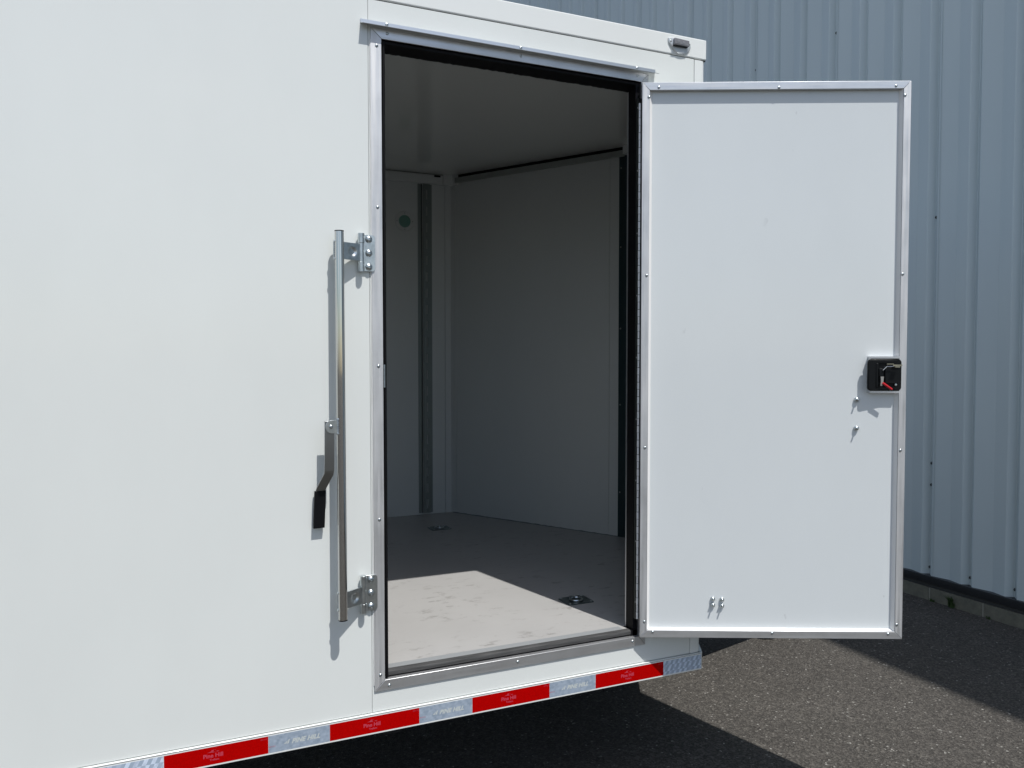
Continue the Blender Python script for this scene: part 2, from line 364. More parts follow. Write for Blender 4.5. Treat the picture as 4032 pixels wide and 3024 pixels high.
# floor, underbody, interior linings
ix = 1.126; iy0, iy1 = .055, 2.343; im = 1.2
nx = lambda y: ix+(iy1-y)*TN if y > im else ix+(y-iy0)*TN
fl = [(XR+.03, .024), (1.17, .024), (nx(1.2)+.05, im), (1.17, 2.376), (XR+.03, 2.376)]
part(plan_prism(fl, .030, .055), 'floor', M_FLOOR)
part(plan_prism([(XR+.02, .013), (1.235, .013), (xa-.035, 1.2), (1.235, WT-.013), (XR+.02, WT-.013)], -.118, .028), 'underbody', M_DARK)
cm = MB()
for i in range(11): cm.box(-3.3+i*.42, -3.24+i*.42, .12, 2.28, -.20, -.119)
cm.box(-3.35, 1.2, .30, .36, -.27, -.1195).box(-3.35, 1.2, 2.04, 2.10, -.27, -.1195)
part(cm, 'chassis_beams', M_DARK)
ZC = 2.152
part(plan_prism([(XR+.03, .061), (1.16, .061), (nx(1.2)+.05, im), (1.16, 2.36), (XR+.03, 2.36)], ZC, ZC+.02), 'ceiling', M_CEIL)
part(MB().box(XR+.03, 1.0855, iy1, iy1+.02, .0555, ZC-.001), 'wall_lining', M_LINING)
# near wall lining with the doorway cut out
part(MB().box(XR+.03, .044, .0605, .066, .0555, ZC-.001).box(.044, .955, .0605, .066, 1.985, ZC-.001).box(.955, 1.13, .0605, .066, .0555, ZC-.001), 'wall_lining', M_LINING)
# nose linings: run from the corner trim to the seam, then a narrower strip
def nose_seg(ya, yb, inn, th, z0, z1):   # far half; ya > yb ; inn = distance proud of the lining plane
    nrm = Vector((-math.cos(math.radians(29.5)), -math.sin(math.radians(29.5)), 0))
    P = lambda y: Vector((ix+(iy1-y)*TN, y, z0))+nrm*inn
    a, c = P(ya), P(yb)
    return MB().prism([a, c, c-nrm*th, a-nrm*th], (0, 0, z1-z0))
part(nose_seg(2.308, 1.3662, 0, .012, .0555, ZC-.001), 'nose_lining', M_LINING)
part(nose_seg(1.3645, 1.26, 0, .012, .0555, ZC-.001), 'nose_lining', M_LINING)
part(nose_seg(2.30, 1.20, -.013, .01, .0555, ZC-.001), 'lining_backer', M_GAP)
part(MB().prism([(ix, iy0, .0555), (ix+(im-iy0)*TN, im, .0555), (ix+(im-iy0)*TN+.01, im, .0555), (ix+.012, iy0, .0555)], (0, 0, ZC-.057)), 'nose_lining', M_LINING)
part(nose_seg(1.314, 1.195, .006, .005, .0555, 2.105), 'black_post_panel', M_BLACKPANEL)
for z_ in (2.040, 1.620, 1.185, .775, .300): screw('screw', (1.7055+.0012, 1.2985, z_), (-math.cos(math.radians(29.5)), -math.sin(math.radians(29.5)), 0), .0045, M_STRAP, None).parent = TR
# uneven dark sealant where the nose lining meets the floor
sb = MB(); rnd = random.Random(11); pv = None; yy_ = 2.33
while yy_ > 1.25:
    h_ = rnd.uniform(.0025, .0055); P_ = Vector((ix+(iy1-yy_)*TN, yy_, 0))-Vector((.0012, .0007, 0))
    cur = [sb.bm.verts.new(P_+Vector((0, 0, .0553+h_))), sb.bm.verts.new(P_+Vector((-.004-h_*.5, -.003, .0553)))]
    if pv: sb.bm.faces.new((pv[0], pv[1], cur[1], cur[0]))
    pv = cur; yy_ -= rnd.uniform(.012, .03)
part(sb, 'floor_sealant', mat('dark_sealant', (.22, .24, .245), .6))
# inner corner trim angle
part(MB().box(1.087, 1.1255, iy1-.002, iy1+.01, .0555, 2.093), 'corner_angle', M_LINING)
part(nose_seg(2.343, 2.3095, .002, .01, .0555, 2.093), 'corner_angle', M_LINING)
# rails under the ceiling
part(MB().box(XR+.03, 1.068, iy1-.020, iy1-.0005, 2.089, 2.1445), 'ceiling_rail', M_LINING, bev=.002)
o1 = part(nose_seg(2.30, 1.285, .022, .021, 2.100, 2.131), 'ceiling_rail', mat('shade_toned_rail', (.30, .33, .32), .45), bev=.002)  # darker than the far wall rail: underside shading put into its colour
part(nose_seg(2.30, 1.27, .001, .004, 2.131, ZC-.0005), 'rail_gap', M_BLACK)
part(MB().box(1.068, 1.1255, iy1-.026, iy1, 2.088, ZC-.0005).prism([(1.1255, iy1-.026, 2.088), (1.149, iy1-.060, 2.088), (1.165, iy1-.045, 2.088), (1.1255, iy1, 2.088)], (0, 0, ZC-.0885)), 'corner_gusset', M_LINING)
part(nose_seg(1.285, 1.20, .030, .029, 2.108, ZC-.0005), 'corner_gusset', M_LINING)
part(MB().box(1.012, 1.052, iy1-.0215, iy1-.020, 2.132, 2.143), 'rail_slot', M_BLACK)
# upright lashing track on the far wall
tk = MB(); z0, z1 = .066, 2.086; yw = iy1
tk.box(.911, .929, yw-.003, yw-.0004, z0, z1).box(.985, 1.001, yw-.003, yw-.0004, z0, z1)
tk.box(.9295, .9315, yw-.013, yw-.003, z0, z1).box(.983, .985, yw-.013, yw-.003, z0, z1)
zz = z1; sp = [2.05-.1*i for i in range(20)]
tk.box(.9395, .9545, yw-.015, yw-.013, z0, z1).box(.969, .985, yw-.015, yw-.013, z0, z1)
prev = z1
for a in sp:
    if a-.057 < z0: break
    tk.box(.9545, .969, yw-.015, yw-.013, a, prev); prev = a-.057
tk.box(.9545, .969, yw-.015, yw-.013, z0, prev)
track = part(tk, 'lashing_track', M_TRACK)
part(MB().box(.9295, .9385, yw-.0042, yw-.0032, z0, z1), 'track_channel', M_BLACK, track)
part(MB().box(.956, .9675, yw-.0035, yw-.0031, z0, z1), 'slot_backing', mat('pale_slot_backing', (.30, .33, .33), .5), track)
# round vent on the far wall
v = MB(); v.lathe((.828, yw-.0003, 1.853), (0, -1, 0), [(.037, .002), (.038, .006), (.056, .005), (.061, .0)], 40)
vent = part(v, 'round_vent', M_LINING)
v = MB(); v.lathe((.828, yw-.0003, 1.853), (0, -1, 0), [(0, .0008), (.0375, .0008)], 32)
for i in range(13):
    zc = 1.853-.033+i*.0055; hw = math.sqrt(max(.0365**2-(zc-1.853)**2, 0))
    v.box(.828-hw, .828+hw, yw-.0052, yw-.0022, zc-.0012, zc+.0008)
part(v, 'grille', M_VENT, vent)
for a in range(4): screw('screw', (.828+.049*math.sin(a*math.pi/2), yw-.0058, 1.853+.049*math.cos(a*math.pi/2)), (0, -1, 0), .003, M_STRAP, vent)
# two recessed lashing rings in the floor
def floor_ring(cx, cy):
    z = .0553; b = MB()
    def rr(hx, hy, r, z, n=5):
        out = []
        for (sx, sy, a0) in ((1, 1, 0), (-1, 1, 90), (-1, -1, 180), (1, -1, 270)):
            for k in range(n): a = math.radians(a0+90*k/(n-1)); out.append((cx+sx*(hx-r)+r*math.cos(a), cy+sy*(hy-r)+r*math.sin(a), z))
        return out
    R0 = rr(.060, .052, .016, z+.0005, 8); R1 = rr(.057, .049, .014, z+.0028, 8)
    n = len(R0)
    circ = lambda r, zz: [(cx+r*math.cos(math.tau*(k+.0)/n+math.radians(0)), cy+r*math.sin(math.tau*k/n), zz) for k in range(n)]
    def al(Q): return sorted(Q, key=lambda p: math.atan2(p[1]-cy, p[0]-cx))
    rings = [al(R0), al(R1), al(circ(.037, z+.003)), al(circ(.033, z+.001)), al(circ(.028, z+.0002))]
    vs = [[b.bm.verts.new(p) for p in q] for q in rings]
    for A, B in zip(vs, vs[1:]):
        for i in range(n): b.bm.faces.new((A[i], A[(i+1)%n], B[(i+1)%n], B[i]))
    b.bm.faces.new(vs[-1])
    o = part(b, 'lashing_plate', mat('dark_zinc', (.16, .20, .21), .32, metal=.9) if not bpy.data.materials.get('dark_zinc') else bpy.data.materials['dark_zinc'])
    # the ring itself
    b = MB(); pr = None; K = 26
    ring = []
    for k in range(K):
        a = math.tau*k/K; c = Vector((cx+.024*math.cos(a), cy+.024*math.sin(a), z+.006))
        rd = Vector((math.cos(a), math.sin(a), 0)); ring.append([b.bm.verts.new(c+rd*.0042*math.cos(t_)+Vector((0, 0, 1))*.0042*math.sin(t_)) for t_ in [math.tau*j/8 for j in range(8)]])
    for k in range(K):
        A, B = ring[k], ring[(k+1)%K]
        for j in range(8): b.bm.faces.new((A[j], A[(j+1)%8], B[(j+1)%8], B[j]))
    b.box(cx-.006, cx+.006, cy+.018, cy+.040, z+.003, z+.011)
    part(b, 'ring', M_ZINC, o)
    for dx in (-.047, .047):
        for dy in (-.039, .039): screw('screw', (cx+dx, cy+dy, z+.0025), (0, 0, 1), .0055, M_ZINC, o)
    return o
floor_ring(.9375, .402); floor_ring(.895, 1.920)

# --- doorway casing: mitred brushed aluminium strips, each with its screws
def strip(a, b_, c, d, y0, y1, name, m, parent=None):   # quad outline in x,z (mitred), between y0 (front) and y1
    return part(MB().prism([(a[0], y0, a[1]), (b_[0], y0, b_[1]), (c[0], y0, c[1]), (d[0], y0, d[1])], (0, y1-y0, 0)), name, m, parent, bev=.0009, seg=2)
CWX = .9962; e = .0003; ci = .0335
yf = -.0042
cl = strip((0, e), (ci, ci+e), (ci, 2.0-e), (0, 2.03-e), yf, .0006, 'casing_strip', M_ALZ)
cr = strip((CWX, e), (CWX-.0285, .0333+e), (CWX-.0285, 2.0-e), (CWX, 2.03-e), yf, .0006, 'casing_strip', M_ALZ)
ct = strip((e, 2.03), (CWX-e, 2.03), (CWX-.0285-e, 2.0), (ci+e, 2.0), yf, .0006, 'casing_strip', M_ALX)
cb = strip((e, 0), (CWX-e, 0), (CWX-.0285-e, .033), (ci+e, .033), yf, .0006, 'casing_strip', M_ALX)
# ledge above the bottom strip sloping inwards
part(MB().prism([(ci, yf+.0005, .0332), (ci, .020, .0375), (ci, .020, .030), (ci, yf+.0005, .0325)], (CWX-.0285-ci, 0, 0)), 'sill_ledge', M_ALX)
part(MB().box(ci-.003, ci-.0002, .0008, .03, .03, 2.0).box(CWX-.0283, CWX-.026, .0008, .03, .033, 2.0).box(ci, CWX-.0285, .0008, .03, 2.0002, 2.003), 'casing_return', M_ALZ)
for z in (1.9772, 1.4928, 1.0094, .5362, .0504): screw('screw', (.0188, yf, z), (0, -1, 0), .0052, M_ZINC, cl)
for x in (.0518, .5007, .9514): screw('screw', (x, yf, 2.0182), (0, -1, 0), .0050, M_ZINC, ct)
for x, z in ((.0472, .0132), (.4895, .0168), (.9436, .0183)): screw('screw', (x, yf, z), (0, -1, 0), .0052, M_ZINC, cb)
# drip rail over the door
part(MB().prism([(-.030, -.0005, 2.0505), (-.030, -.003, 2.0505), (-.030, -.003, 2.0400), (-.030, -.028, 2.0300), (-.030, -.0275, 2.0285), (-.030, -.0015, 2.0385), (-.030, -.0005, 2.0385)], (1.056, 0, 0)), 'drip_rail', mat('drip_rail_aluminium', (.66, .68, .70), .32, metal=.85))
for x in (.0509, .5007, .9494): screw('screw', (x, -.003, 2.0452), (0, -1, 0), .0055, M_ZINC, None).parent = TR
for o in list(COL.objects):
    if o.name.startswith('screw') and o.parent is TR: o.location += TOFF
# caulk bead left of the casing
cb2 = MB(); rnd = random.Random(3); pts = []
zz = .02
prevr = None
while zz < 2.0:
    w = .0018+rnd.random()*.0010
    ring = [cb2.bm.verts.new((-.0003+dx*w, -.0002-dy*.0022, zz)) for dx, dy in ((-1, 0), (-.7, .8), (0, 1.1), (.3, 1.1))]
    if prevr:
        for i in range(3): cb2.bm.faces.new((prevr[i], prevr[i+1], ring[i+1], ring[i]))
    prevr = ring; zz += .012+rnd.random()*.01
part(cb2, 'sealant_bead', mat('white_sealant', (.82, .82, .80), .35))
# black seal round the doorway, slightly ragged along the header
sj = MB()
sj.box(ci, .0462, .004, .058, .036, 1.998)
sj.box(.950, CWX-.0287, .006, .050, .036, 1.998)
n = 90; x0, x1 = .0463, .9499
A = []; rnd = random.Random(8)
for i in range(n+1):
    x = x0+(x1-x0)*i/n; zl = 1.9795+rnd.uniform(-.0008, .0008)*(1 if i % 3 else 1.8)
    A.append([sj.bm.verts.new(p) for p in ((x, .006, 1.998), (x, .006, 1.990), (x, .040, zl), (x, .058, zl), (x, .058, 1.998))])
for i in range(n):
    for j in range(4): sj.bm.faces.new((A[i][j], A[i][j+1], A[i+1][j+1], A[i+1][j]))
part(sj, 'door_seal', M_BLACK)
part(MB().tube((.0405, .002, .04), (.0405, .002, 1.99), .0042, 10), 'seal_bead', M_BLACK)
part(MB().tube((.955, .010, .06), (.955, .010, 1.99), .0045, 10), 'seal_bead', mat('black_bead', (.004, .004, .009), .35, spec=.2))
part(MB().box(.9492, .9508, .0505, .0560, .056, 1.978), 'jamb_edge', M_ALZ)
part(MB().box(.0455, .0475, .0585, .0604, .056, 1.979), 'jamb_edge', M_ALZ)
# sill: flat brushed top and a rounded grey lip in front
part(MB().box(.0463, .922, .0266, .060, .0553, .0566), 'sill_plate', mat('mill_finish_sill', (.42, .44, .45), .45, metal=.35))
lip = MB(); prof = [(.0264, .0568), (.012, .0562), (.0065, .0535), (.0050, .0480), (.0065, .0420), (.010, .0390), (.022, .0376), (.0264, .0376)]
lip.prism([(.0335, y, z) for y, z in prof], (.941-.0335, 0, 0)); part(lip, 'sill_lip', M_GREY)
part(MB().box(.9412, .9675, .006, .058, .034, .0552), 'sill_end_cap', M_BLACK)
part(MB().box(ci, CWX-.03, .0085, .024, .0345, .0395), 'sill_gap', M_BLACK)
part(MB().prism([(.0348, yf, 1.0142), (.0395, yf+.001, 1.0142), (.0395, yf+.001, .944), (.0348, yf, .944)], (0, .003, 0)), 'strike_plate', M_ZINC)
# piano hinge on the right jamb
hg = MB(); dk = MB(); z = .099; i = 0; hx, hy = .9585, -.0080
while z+.0257 < 1.945:
    hg.tube((hx, hy, z+.0008), (hx, hy, z+.0257-(.0008 if i % 2 == 0 else .0003)), .0042 if i % 2 == 0 else .0037, 12); z += .0257; i += 1
hinge = part(hg, 'piano_hinge', mat('hinge_aluminium', (.85, .86, .86), .4, metal=.3))
part(MB().tube((hx, hy, .098), (hx, hy, 1.942), .0026, 8), 'hinge_pin', M_BLACK, hinge)
part(MB().box(.9520, .9572, -.0035, .0052, .099, 1.941), 'hinge_leaf', mat('dark_hinge_leaf', (.05, .055, .05), .5, metal=.6), hinge)
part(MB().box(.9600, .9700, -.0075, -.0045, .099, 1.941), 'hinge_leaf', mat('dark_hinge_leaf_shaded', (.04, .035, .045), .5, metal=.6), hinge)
for i in range(9): screw('screw', (.9545, -.0036, .16+i*.2185), (0, -1, 0), .0032, M_STRAP, hinge)

# ------------------------------------------------------------------ open side door
DM = Matrix(((DT.x, DN.x, 0, .95599), (DT.y, DN.y, 0, -.0275), (0, 0, 1, .0389), (0, 0, 0, 1)))   # local x along the door, y away from camera
DW, DH = .9347, 1.9686; DK = .99062
door = MB().box(.0012, DW-.0012, .0200, .0430, .0012, DH-.0012).build('side_door', M_WHITE, TR, bev=.001)
door.matrix_parent_inverse = Matrix.Identity(4)
door.matrix_local = Matrix.Translation(TOFF) @ DM @ Matrix.Scale(DK, 4)
door['label'] = 'white door with brushed aluminium edge frame swung open'
def dpart(mb, name, m, **k): return mb.build(name, m, door, **k)
lw = .0262
def dstrip(p, name, m):
    return dpart(MB().prism([(x, 0, z) for x, z in p], (0, .0198, 0)), name, m, bev=.0008)
F1 = dstrip([(0, e), (lw, lw+e), (lw, DH-lw-e), (0, DH-e)], 'frame_strip', M_ALZ)
F2 = dstrip([(DW, e), (DW, DH-e), (DW-lw, DH-lw-e), (DW-lw, lw+e)], 'frame_strip', M_ALZ)
F3 = dstrip([(e, DH), (lw+e, DH-lw), (DW-lw-e, DH-lw), (DW-e, DH)], 'frame_strip', M_ALD)
F4 = dstrip([(e, 0), (DW-e, 0), (DW-lw-e, lw), (lw+e, lw)], 'frame_strip', M_ALD)
dpart(MB().box(lw+.0003, DW-lw-.0003, .0185, .0199, lw+.0003, DH-lw-.0003), 'inner_panel', M_DOORIN)
# white return lip, widened so its colour carries light reflected off the frame
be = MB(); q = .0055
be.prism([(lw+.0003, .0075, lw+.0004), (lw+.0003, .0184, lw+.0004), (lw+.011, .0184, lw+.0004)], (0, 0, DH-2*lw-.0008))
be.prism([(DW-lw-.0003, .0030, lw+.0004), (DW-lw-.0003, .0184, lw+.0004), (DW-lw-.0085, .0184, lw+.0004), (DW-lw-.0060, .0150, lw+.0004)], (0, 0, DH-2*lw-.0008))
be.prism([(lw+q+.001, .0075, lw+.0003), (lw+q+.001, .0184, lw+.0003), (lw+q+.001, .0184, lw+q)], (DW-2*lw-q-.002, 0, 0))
dpart(be, 'panel_glow_bead', mat('white_bead_glow', (.85, .85, .84), .25))
for x, z in ((.0575, 1.9514), (.4761, 1.948), (.8814, 1.9512), (.0232, 1.9182), (.0186, 1.2949), (.0155, .684), (.0174, .0572), (.0469, .0200), (.4736, .0179), (.8851, .0175), (.9151, .0517), (.9175, .6759), (.9151, 1.2978), (.9131, 1.9186)):
    screw('screw', (x, -.0002, z), (0, -1, 0), .0050, M_ZINC, door)
for x, z, r in ((.7673, .8552, .0093), (.7674, .7534, .0093), (.2647, .1372, .0080), (.2974, .1350, .0080), (.2649, .1150, .0080), (.2976, .1128, .0080)):
    o = screw('bolt', (x, .0135, z), (0, -1, 0), r, M_ZINC, door, h=.75, socket=False)
    b = MB().lathe((x, .0185, z), (0, -1, 0), [(r*.95, 0), (r*.95, .002), (r*.5, .0055)], 16).lathe((x, .004, z), (0, -1, 0), [(.0028, -.008), (.0028, .006), (0, .0065)], 10)
    dpart(b, 'bolt_nut', M_ZINC)
# latch: aluminium channel behind, black housing with mechanism
LZ0, LZ1, LX0, LX1 = .888, .9986, .794, .9142
dpart(MB().box(.8055, .9080, -.004, .0184, .8797, .8867).box(.8055, .9080, -.004, .0184, 1.0015, 1.0088).box(.8055, .8075, -.002, .0184, .887, 1.0013), 'latch_bracket', M_ALD)
def rrect(x0, x1, z0, z1, r, y, n=6):
    out = []
    for cx, cz, a0 in ((x1-r, z1-r, 0), (x0+r, z1-r, 90), (x0+r, z0+r, 180), (x1-r, z0+r, 270)):
        for k in range(n): a = math.radians(a0+90*k/(n-1)); out.append((cx+r*math.cos(a), y, cz+r*math.sin(a)))
    return out
lt = MB()
o_, i_ = rrect(LX0, LX1, LZ0, LZ1, .012, -.022), rrect(LX0+.003, LX1-.003, LZ0+.003, LZ1-.003, .010, -.026)
inn = rrect(LX0+.028, LX1-.008, LZ0+.008, LZ1-.012, .004, -.026); deep = rrect(LX0+.030, LX1-.010, LZ0+.010, LZ1-.014, .004, -.008)
back = rrect(LX0, LX1, LZ0, LZ1, .012, -.005)
rings = [[lt.bm.verts.new(p) for p in q] for q in (back, o_, i_, inn, deep)]
for A, B in zip(rings, rings[1:]):
    for i in range(len(A)): lt.bm.faces.new((A[i], A[(i+1)%len(A)], B[(i+1)%len(A)], B[i]))
lt.bm.faces.new(rings[-1]); lt.bm.faces.new(rings[0])
for v_ in lt.bm.verts:
    if v_.co.y < -.0055: v_.co.y += .010+.012*(v_.co.x-LX0)/(LX1-LX0)
dpart(lt, 'latch_housing', M_BLACKP)
dpart(MB().box(.8555, .9035, -.011, .006, .9135, .9700).box(.833, .848, -.0145, .006, .938, .966).box(.822, .830, -.0155, .006, .900, .985), 'latch_case', M_BLACKP, bev=.0015)
dpart(MB().prism([(.8365, -.019, .938), (.8475, -.019, .938), (.8455, -.019, .915), (.8420, -.019, .905), (.8360, -.019, .906), (.8375, -.019, .920)], (0, .003, 0)), 'latch_lever', mat('worn_lever_steel', (.42, .41, .38), .45, metal=.6))
dpart(MB().tube((.8425, -.021, .9155), (.8745, -.021, .8935), .0042, 14, r1=.0036).lathe((.8745, -.021, .8935), (.824, 0, -.566), [(.0036, 0), (.0028, .0018), (0, .0026)], 14), 'lever_cap', M_RED)
dpart(MB().tube((.8445, -.018, .9600), (.8575, -.019, .9732), .0017, 10).tube((.8575, -.019, .9732), (.8800, -.019, .9735), .0015, 10), 'latch_rod', M_CHROME)
dpart(MB().box(.8800, .9120, -.0165, -.0135, .9745, .9800).box(.8820, .8980, -.019, -.030, .9700, .9742).box(.8590, .8830, -.0155, -.012, .9805, .9835), 'latch_bolt', mat('brassy_steel', (.36, .34, .26), .4, metal=.8))
dpart(MB().lathe((.892, -.011, .9090), (0, -1, 0), [(.004, 0), (.004, .003), (0, .0035)], 12), 'latch_pin', M_ZINC)
dpart(MB().box(.9365, .9385, .012, .034, .900, .960), 'edge_catch', M_BLACKP)
# flush outer handle and outside door skin edge
dpart(MB().box(.80, .91, .0432, .050, .885, 1.0), 'outer_handle', M_BLACKP, bev=.004)

# ------------------------------------------------------------------ lock bar beside the door
RX, RY, RYT = -.1087, -.058, -.047
rod = part(MB().tube((RX, RY, .259), (RX, RYT, 1.4055), .0134, 36), 'lock_bar', M_CHROME)
for z0, z1, ry in ((1.4056, 1.4085, RYT), (.256, .2589, RY)): part(MB().tube((RX, ry, z0), (RX, ry, z1), .0136, 28), 'end_cap', M_BLACK, rod)
def bracket(z):      # z = middle of the bracket; 3 bolts
    b = MB(); hz = .055; RY = -.058+(.011 if z > 1 else 0)
    # plate with rounded outer corners, flat on the wall
    pr = []
    for cx, cz, a0, r in ((.0095-.010, hz-.010, 0, .010), (-.030, hz-.0005, 90, .0005), (-.030, -hz+.0005, 180, .0005), (.0095-.010, -hz+.010, 270, .010)):
        for k in range(6): a = math.radians(a0+18*k); pr.append((cx+r*math.cos(a), -.0085, z+cz+r*math.sin(a)))
    b.prism(pr, (0, .0038, 0))
    bx, by = -.0362, -.0165; R = .0098
    b.tube((bx, by, z+.0285), (bx, by, z+.0575), R, 24).tube((bx, by, z-.0575), (bx, by, z-.0285), R, 24)
    o = part(b, 'hinge_bracket', M_ZINC, rod, bev=.0006, seg=1)
    b = MB(); b.tube((bx, by, z-.0278), (bx, by, z+.0278), .0082, 24)
    # leaf running back to the bar and round behind it, with a pressed dimple
    p0, p1, p2 = Vector((bx-.004, by-.0055, 0)), Vector((RX+.012, RY+.003, 0)), Vector((RX-.0155, RY+.010, 0))
    nn = 18
    def leafz(zz): return zz
    d = (p1-p0); L = d.length; d.normalize(); nr = Vector((d.y, -d.x, 0))
    if nr.y > 0: nr = -nr
    G = []; ctr = (L*.46, -.001); 
    for j in range(nn+1):
        row = []; lz = -.025+.05*j/nn
        for i in range(nn+1):
            s_ = L*i/nn; rr = math.hypot(s_-ctr[0], lz-ctr[1]); dep = .0055*max(0, min(1, (.0150-rr)/.008))
            row.append(b.bm.verts.new(p0+d*s_-nr*dep*-1*(-1)+Vector((0, 0, z+lz))))
        G.append(row)
    for j in range(nn):
        for i in range(nn): b.bm.faces.new((G[j][i], G[j][i+1], G[j+1][i+1], G[j+1][i]))
    back_ = [p0-nr*.004, p1-nr*.004]
    b.prism([p0-nr*.0008+Vector((0, 0, z-.025)), p1-nr*.0008+Vector((0, 0, z-.025)), p1-nr*.0048+Vector((0, 0, z-.025)), p0-nr*.0048+Vector((0, 0, z-.025))], (0, 0, .05)) if False else None
    b.quad([p0+Vector((0, 0, z+.025)), p1+Vector((0, 0, z+.025)), p1-nr*.0045+Vector((0, 0, z+.025)), p0-nr*.0045+Vector((0, 0, z+.025))])
    b.quad([p0+Vector((0, 0, z-.025)), p1+Vector((0, 0, z-.025)), p1-nr*.0045+Vector((0, 0, z-.025)), p0-nr*.0045+Vector((0, 0, z-.025))])
    b.quad([p0-nr*.0045+Vector((0, 0, z-.025)), p1-nr*.0045+Vector((0, 0, z-.025)), p1-nr*.0045+Vector((0, 0, z+.025)), p0-nr*.0045+Vector((0, 0, z+.025))])
    b.prism([p1-nr*.0005+Vector((0, 0, z-.0245)), p2+Vector((0, -.0015, z-.0245)), p2+Vector((0, .0025, z-.0245)), p1-nr*.0045+Vector((0, 0, z-.0245))], (0, 0, .049))
    # weld beads where the leaf meets the bar
    rnd = random.Random(int(z*100))
    for zz in (z+.0255, z-.0255):
        b.lathe((RX-.0125, RY+.002, zz), (0, -1, 0), [(0, .006), (.0035, .0045), (.005, 0), (.003, -.003)], 8)
    for k in range(9): b.lathe((RX-.0132, RY+.005, z-.022+k*.0055), (-.6, -1, 0), [(0, .0035), (.0022, .002), (.0028, 0)], 7)
    part(b, 'bracket_leaf', M_ZINC, rod)
    for dz in (.0415, 0, -.0415): screw('bolt', (-.0107, -.0085, z+dz), (0, -1, 0), .0110, M_ZINC, rod, h=.62)
bracket(1.3515); bracket(.3135)
# swing handle
ear = MB(); pts = []
for k in range(13): a = math.radians(90+15*k); pts.append((-.1375+.0195*math.cos(a), -.062, .8335+.0195*math.sin(a)))
pts += [(-.1195, -.062, .8140), (-.1195, -.062, .8530)]
ear.prism(pts, (0, .004, 0)); ear2 = part(ear, 'handle_ear', M_ZINC, rod, bev=.0006, seg=1)
w = MB()
for k in range(8): w.lathe((-.1205, -.0615, .815+k*.0052), (-.5, -1, 0), [(0, .0035), (.0024, .002), (.003, 0)], 7)
w.lathe((-.1200, -.060, .8545), (-.4, -1, 0), [(0, .005), (.0035, .003), (.0045, 0)], 8).lathe((-.1200, -.060, .8125), (-.4, -1, 0), [(0, .005), (.0035, .003), (.0045, 0)], 8)
part(w, 'weld_bead', M_ZINC, rod)
screw('bolt', (-.1405, -.062, .8342), (0, -1, 0), .0060, M_ZINC, rod, h=.6)
path = [(-.1440, -.0565, .8500), (-.1455, -.0565, .7060), (-.1468, -.0545, .6940), (-.1625, -.0200, .6480), (-.1648, -.0160, .6370), (-.1675, -.0145, .5600)]
st = MB(); sec = []
for i, p in enumerate(path):
    p = Vector(p); a = Vector(path[max(i-1, 0)]); c = Vector(path[min(i+1, len(path)-1)]); t_ = (c-a).normalized()
    side = Vector((1, 0, 0)); side = (side-t_*side.dot(t_)).normalized(); nr = t_.cross(side)
    sec.append([st.bm.verts.new(p+side*sx*.0140+nr*sy*.0026) for sx, sy in ((-1, -1), (1, -1), (1, 1), (-1, 1))])
for A, B in zip(sec, sec[1:]):
    for i in range(4): st.bm.faces.new((A[i], A[(i+1)%4], B[(i+1)%4], B[i]))
st.bm.faces.new(sec[0]); st.bm.faces.new(sec[-1])
part(st, 'swing_handle', M_STRAP, rod, bev=.0008, seg=2)
gp = MB(); top, bot = Vector((-.1646, -.0155, .6400)), Vector((-.1690, -.0140, .5290)); dd = bot-top
gp.prism([(top.x-.0165, top.y-.0060, top.z), (top.x+.0165, top.y-.0060, top.z+.0008), (top.x+.0165, top.y+.0060, top.z+.0008), (top.x-.0165, top.y+.0060, top.z)], dd)
part(gp, 'handle_grip', M_BLACK, rod, bev=.0014)

# ------------------------------------------------------------------ clearance lamp on the cap rail
ly = -.0023
lo = [(-.0485, .0235), (-.030, .0265), (.0, .0270), (.030, .0235), (.0470, .014), (.0485, .004), (.045, -.006), (.036, -.0165), (.022, -.0235), (.010, -.0262), (-.004, -.0262), (-.016, -.022), (-.030, -.011), (-.041, .001), (-.0475, .012)]
lp = MB(); cxl, czl = 1.1270, 2.1455
R0 = [lp.bm.verts.new((cxl+x, ly-.0002, czl+z)) for x, z in lo]; R1 = [lp.bm.verts.new((cxl+x, ly-.004, czl+z)) for x, z in lo]
R2 = [lp.bm.verts.new((cxl+x*.90, ly-.0065, czl+z*.88)) for x, z in lo]; cc = lp.bm.verts.new((cxl, ly-.0068, czl+.004))
for A, B in ((R0, R1), (R1, R2)):
    for i in range(len(A)): lp.bm.faces.new((A[i], A[(i+1)%len(A)], B[(i+1)%len(A)], B[i]))
for i in range(len(R2)): lp.bm.faces.new((R2[i], R2[(i+1)%len(R2)], cc))
lamp = part(lp, 'clearance_lamp', mat('silver_lamp_base', (.62, .65, .67), .25, metal=.35, coat=.6))
lb = MB(); lb.prism([(cxl-.030, ly-.0068, czl+.0235), (cxl+.034, ly-.0068, czl+.0215), (cxl+.034, ly-.0068, czl+.0000), (cxl+.028, ly-.0068, czl-.0010), (cxl-.030, ly-.0068, czl-.0000)], (0, -.0105, 0))
part(lb, 'lamp_lens', mat('smoky_clear_lens', (.20, .20, .215), .12, coat=1.), lamp, bev=.0025, seg=3)
part(MB().box(cxl-.026, cxl+.024, ly-.0182, ly-.0174, czl+.0045, czl+.0065).box(cxl-.020, cxl-.008, ly-.0182, ly-.0174, czl+.010, czl+.018).box(cxl+.004, cxl+.012, ly-.0182, ly-.0174, czl+.009, czl+.015), 'lens_facets', mat('lens_facet', (.42, .42, .44), .1, metal=.5), lamp)
part(MB().box(cxl-.031, cxl+.027, ly-.015, ly-.0069, czl-.0038, czl-.0012), 'lens_rim', M_BLACKP, lamp)
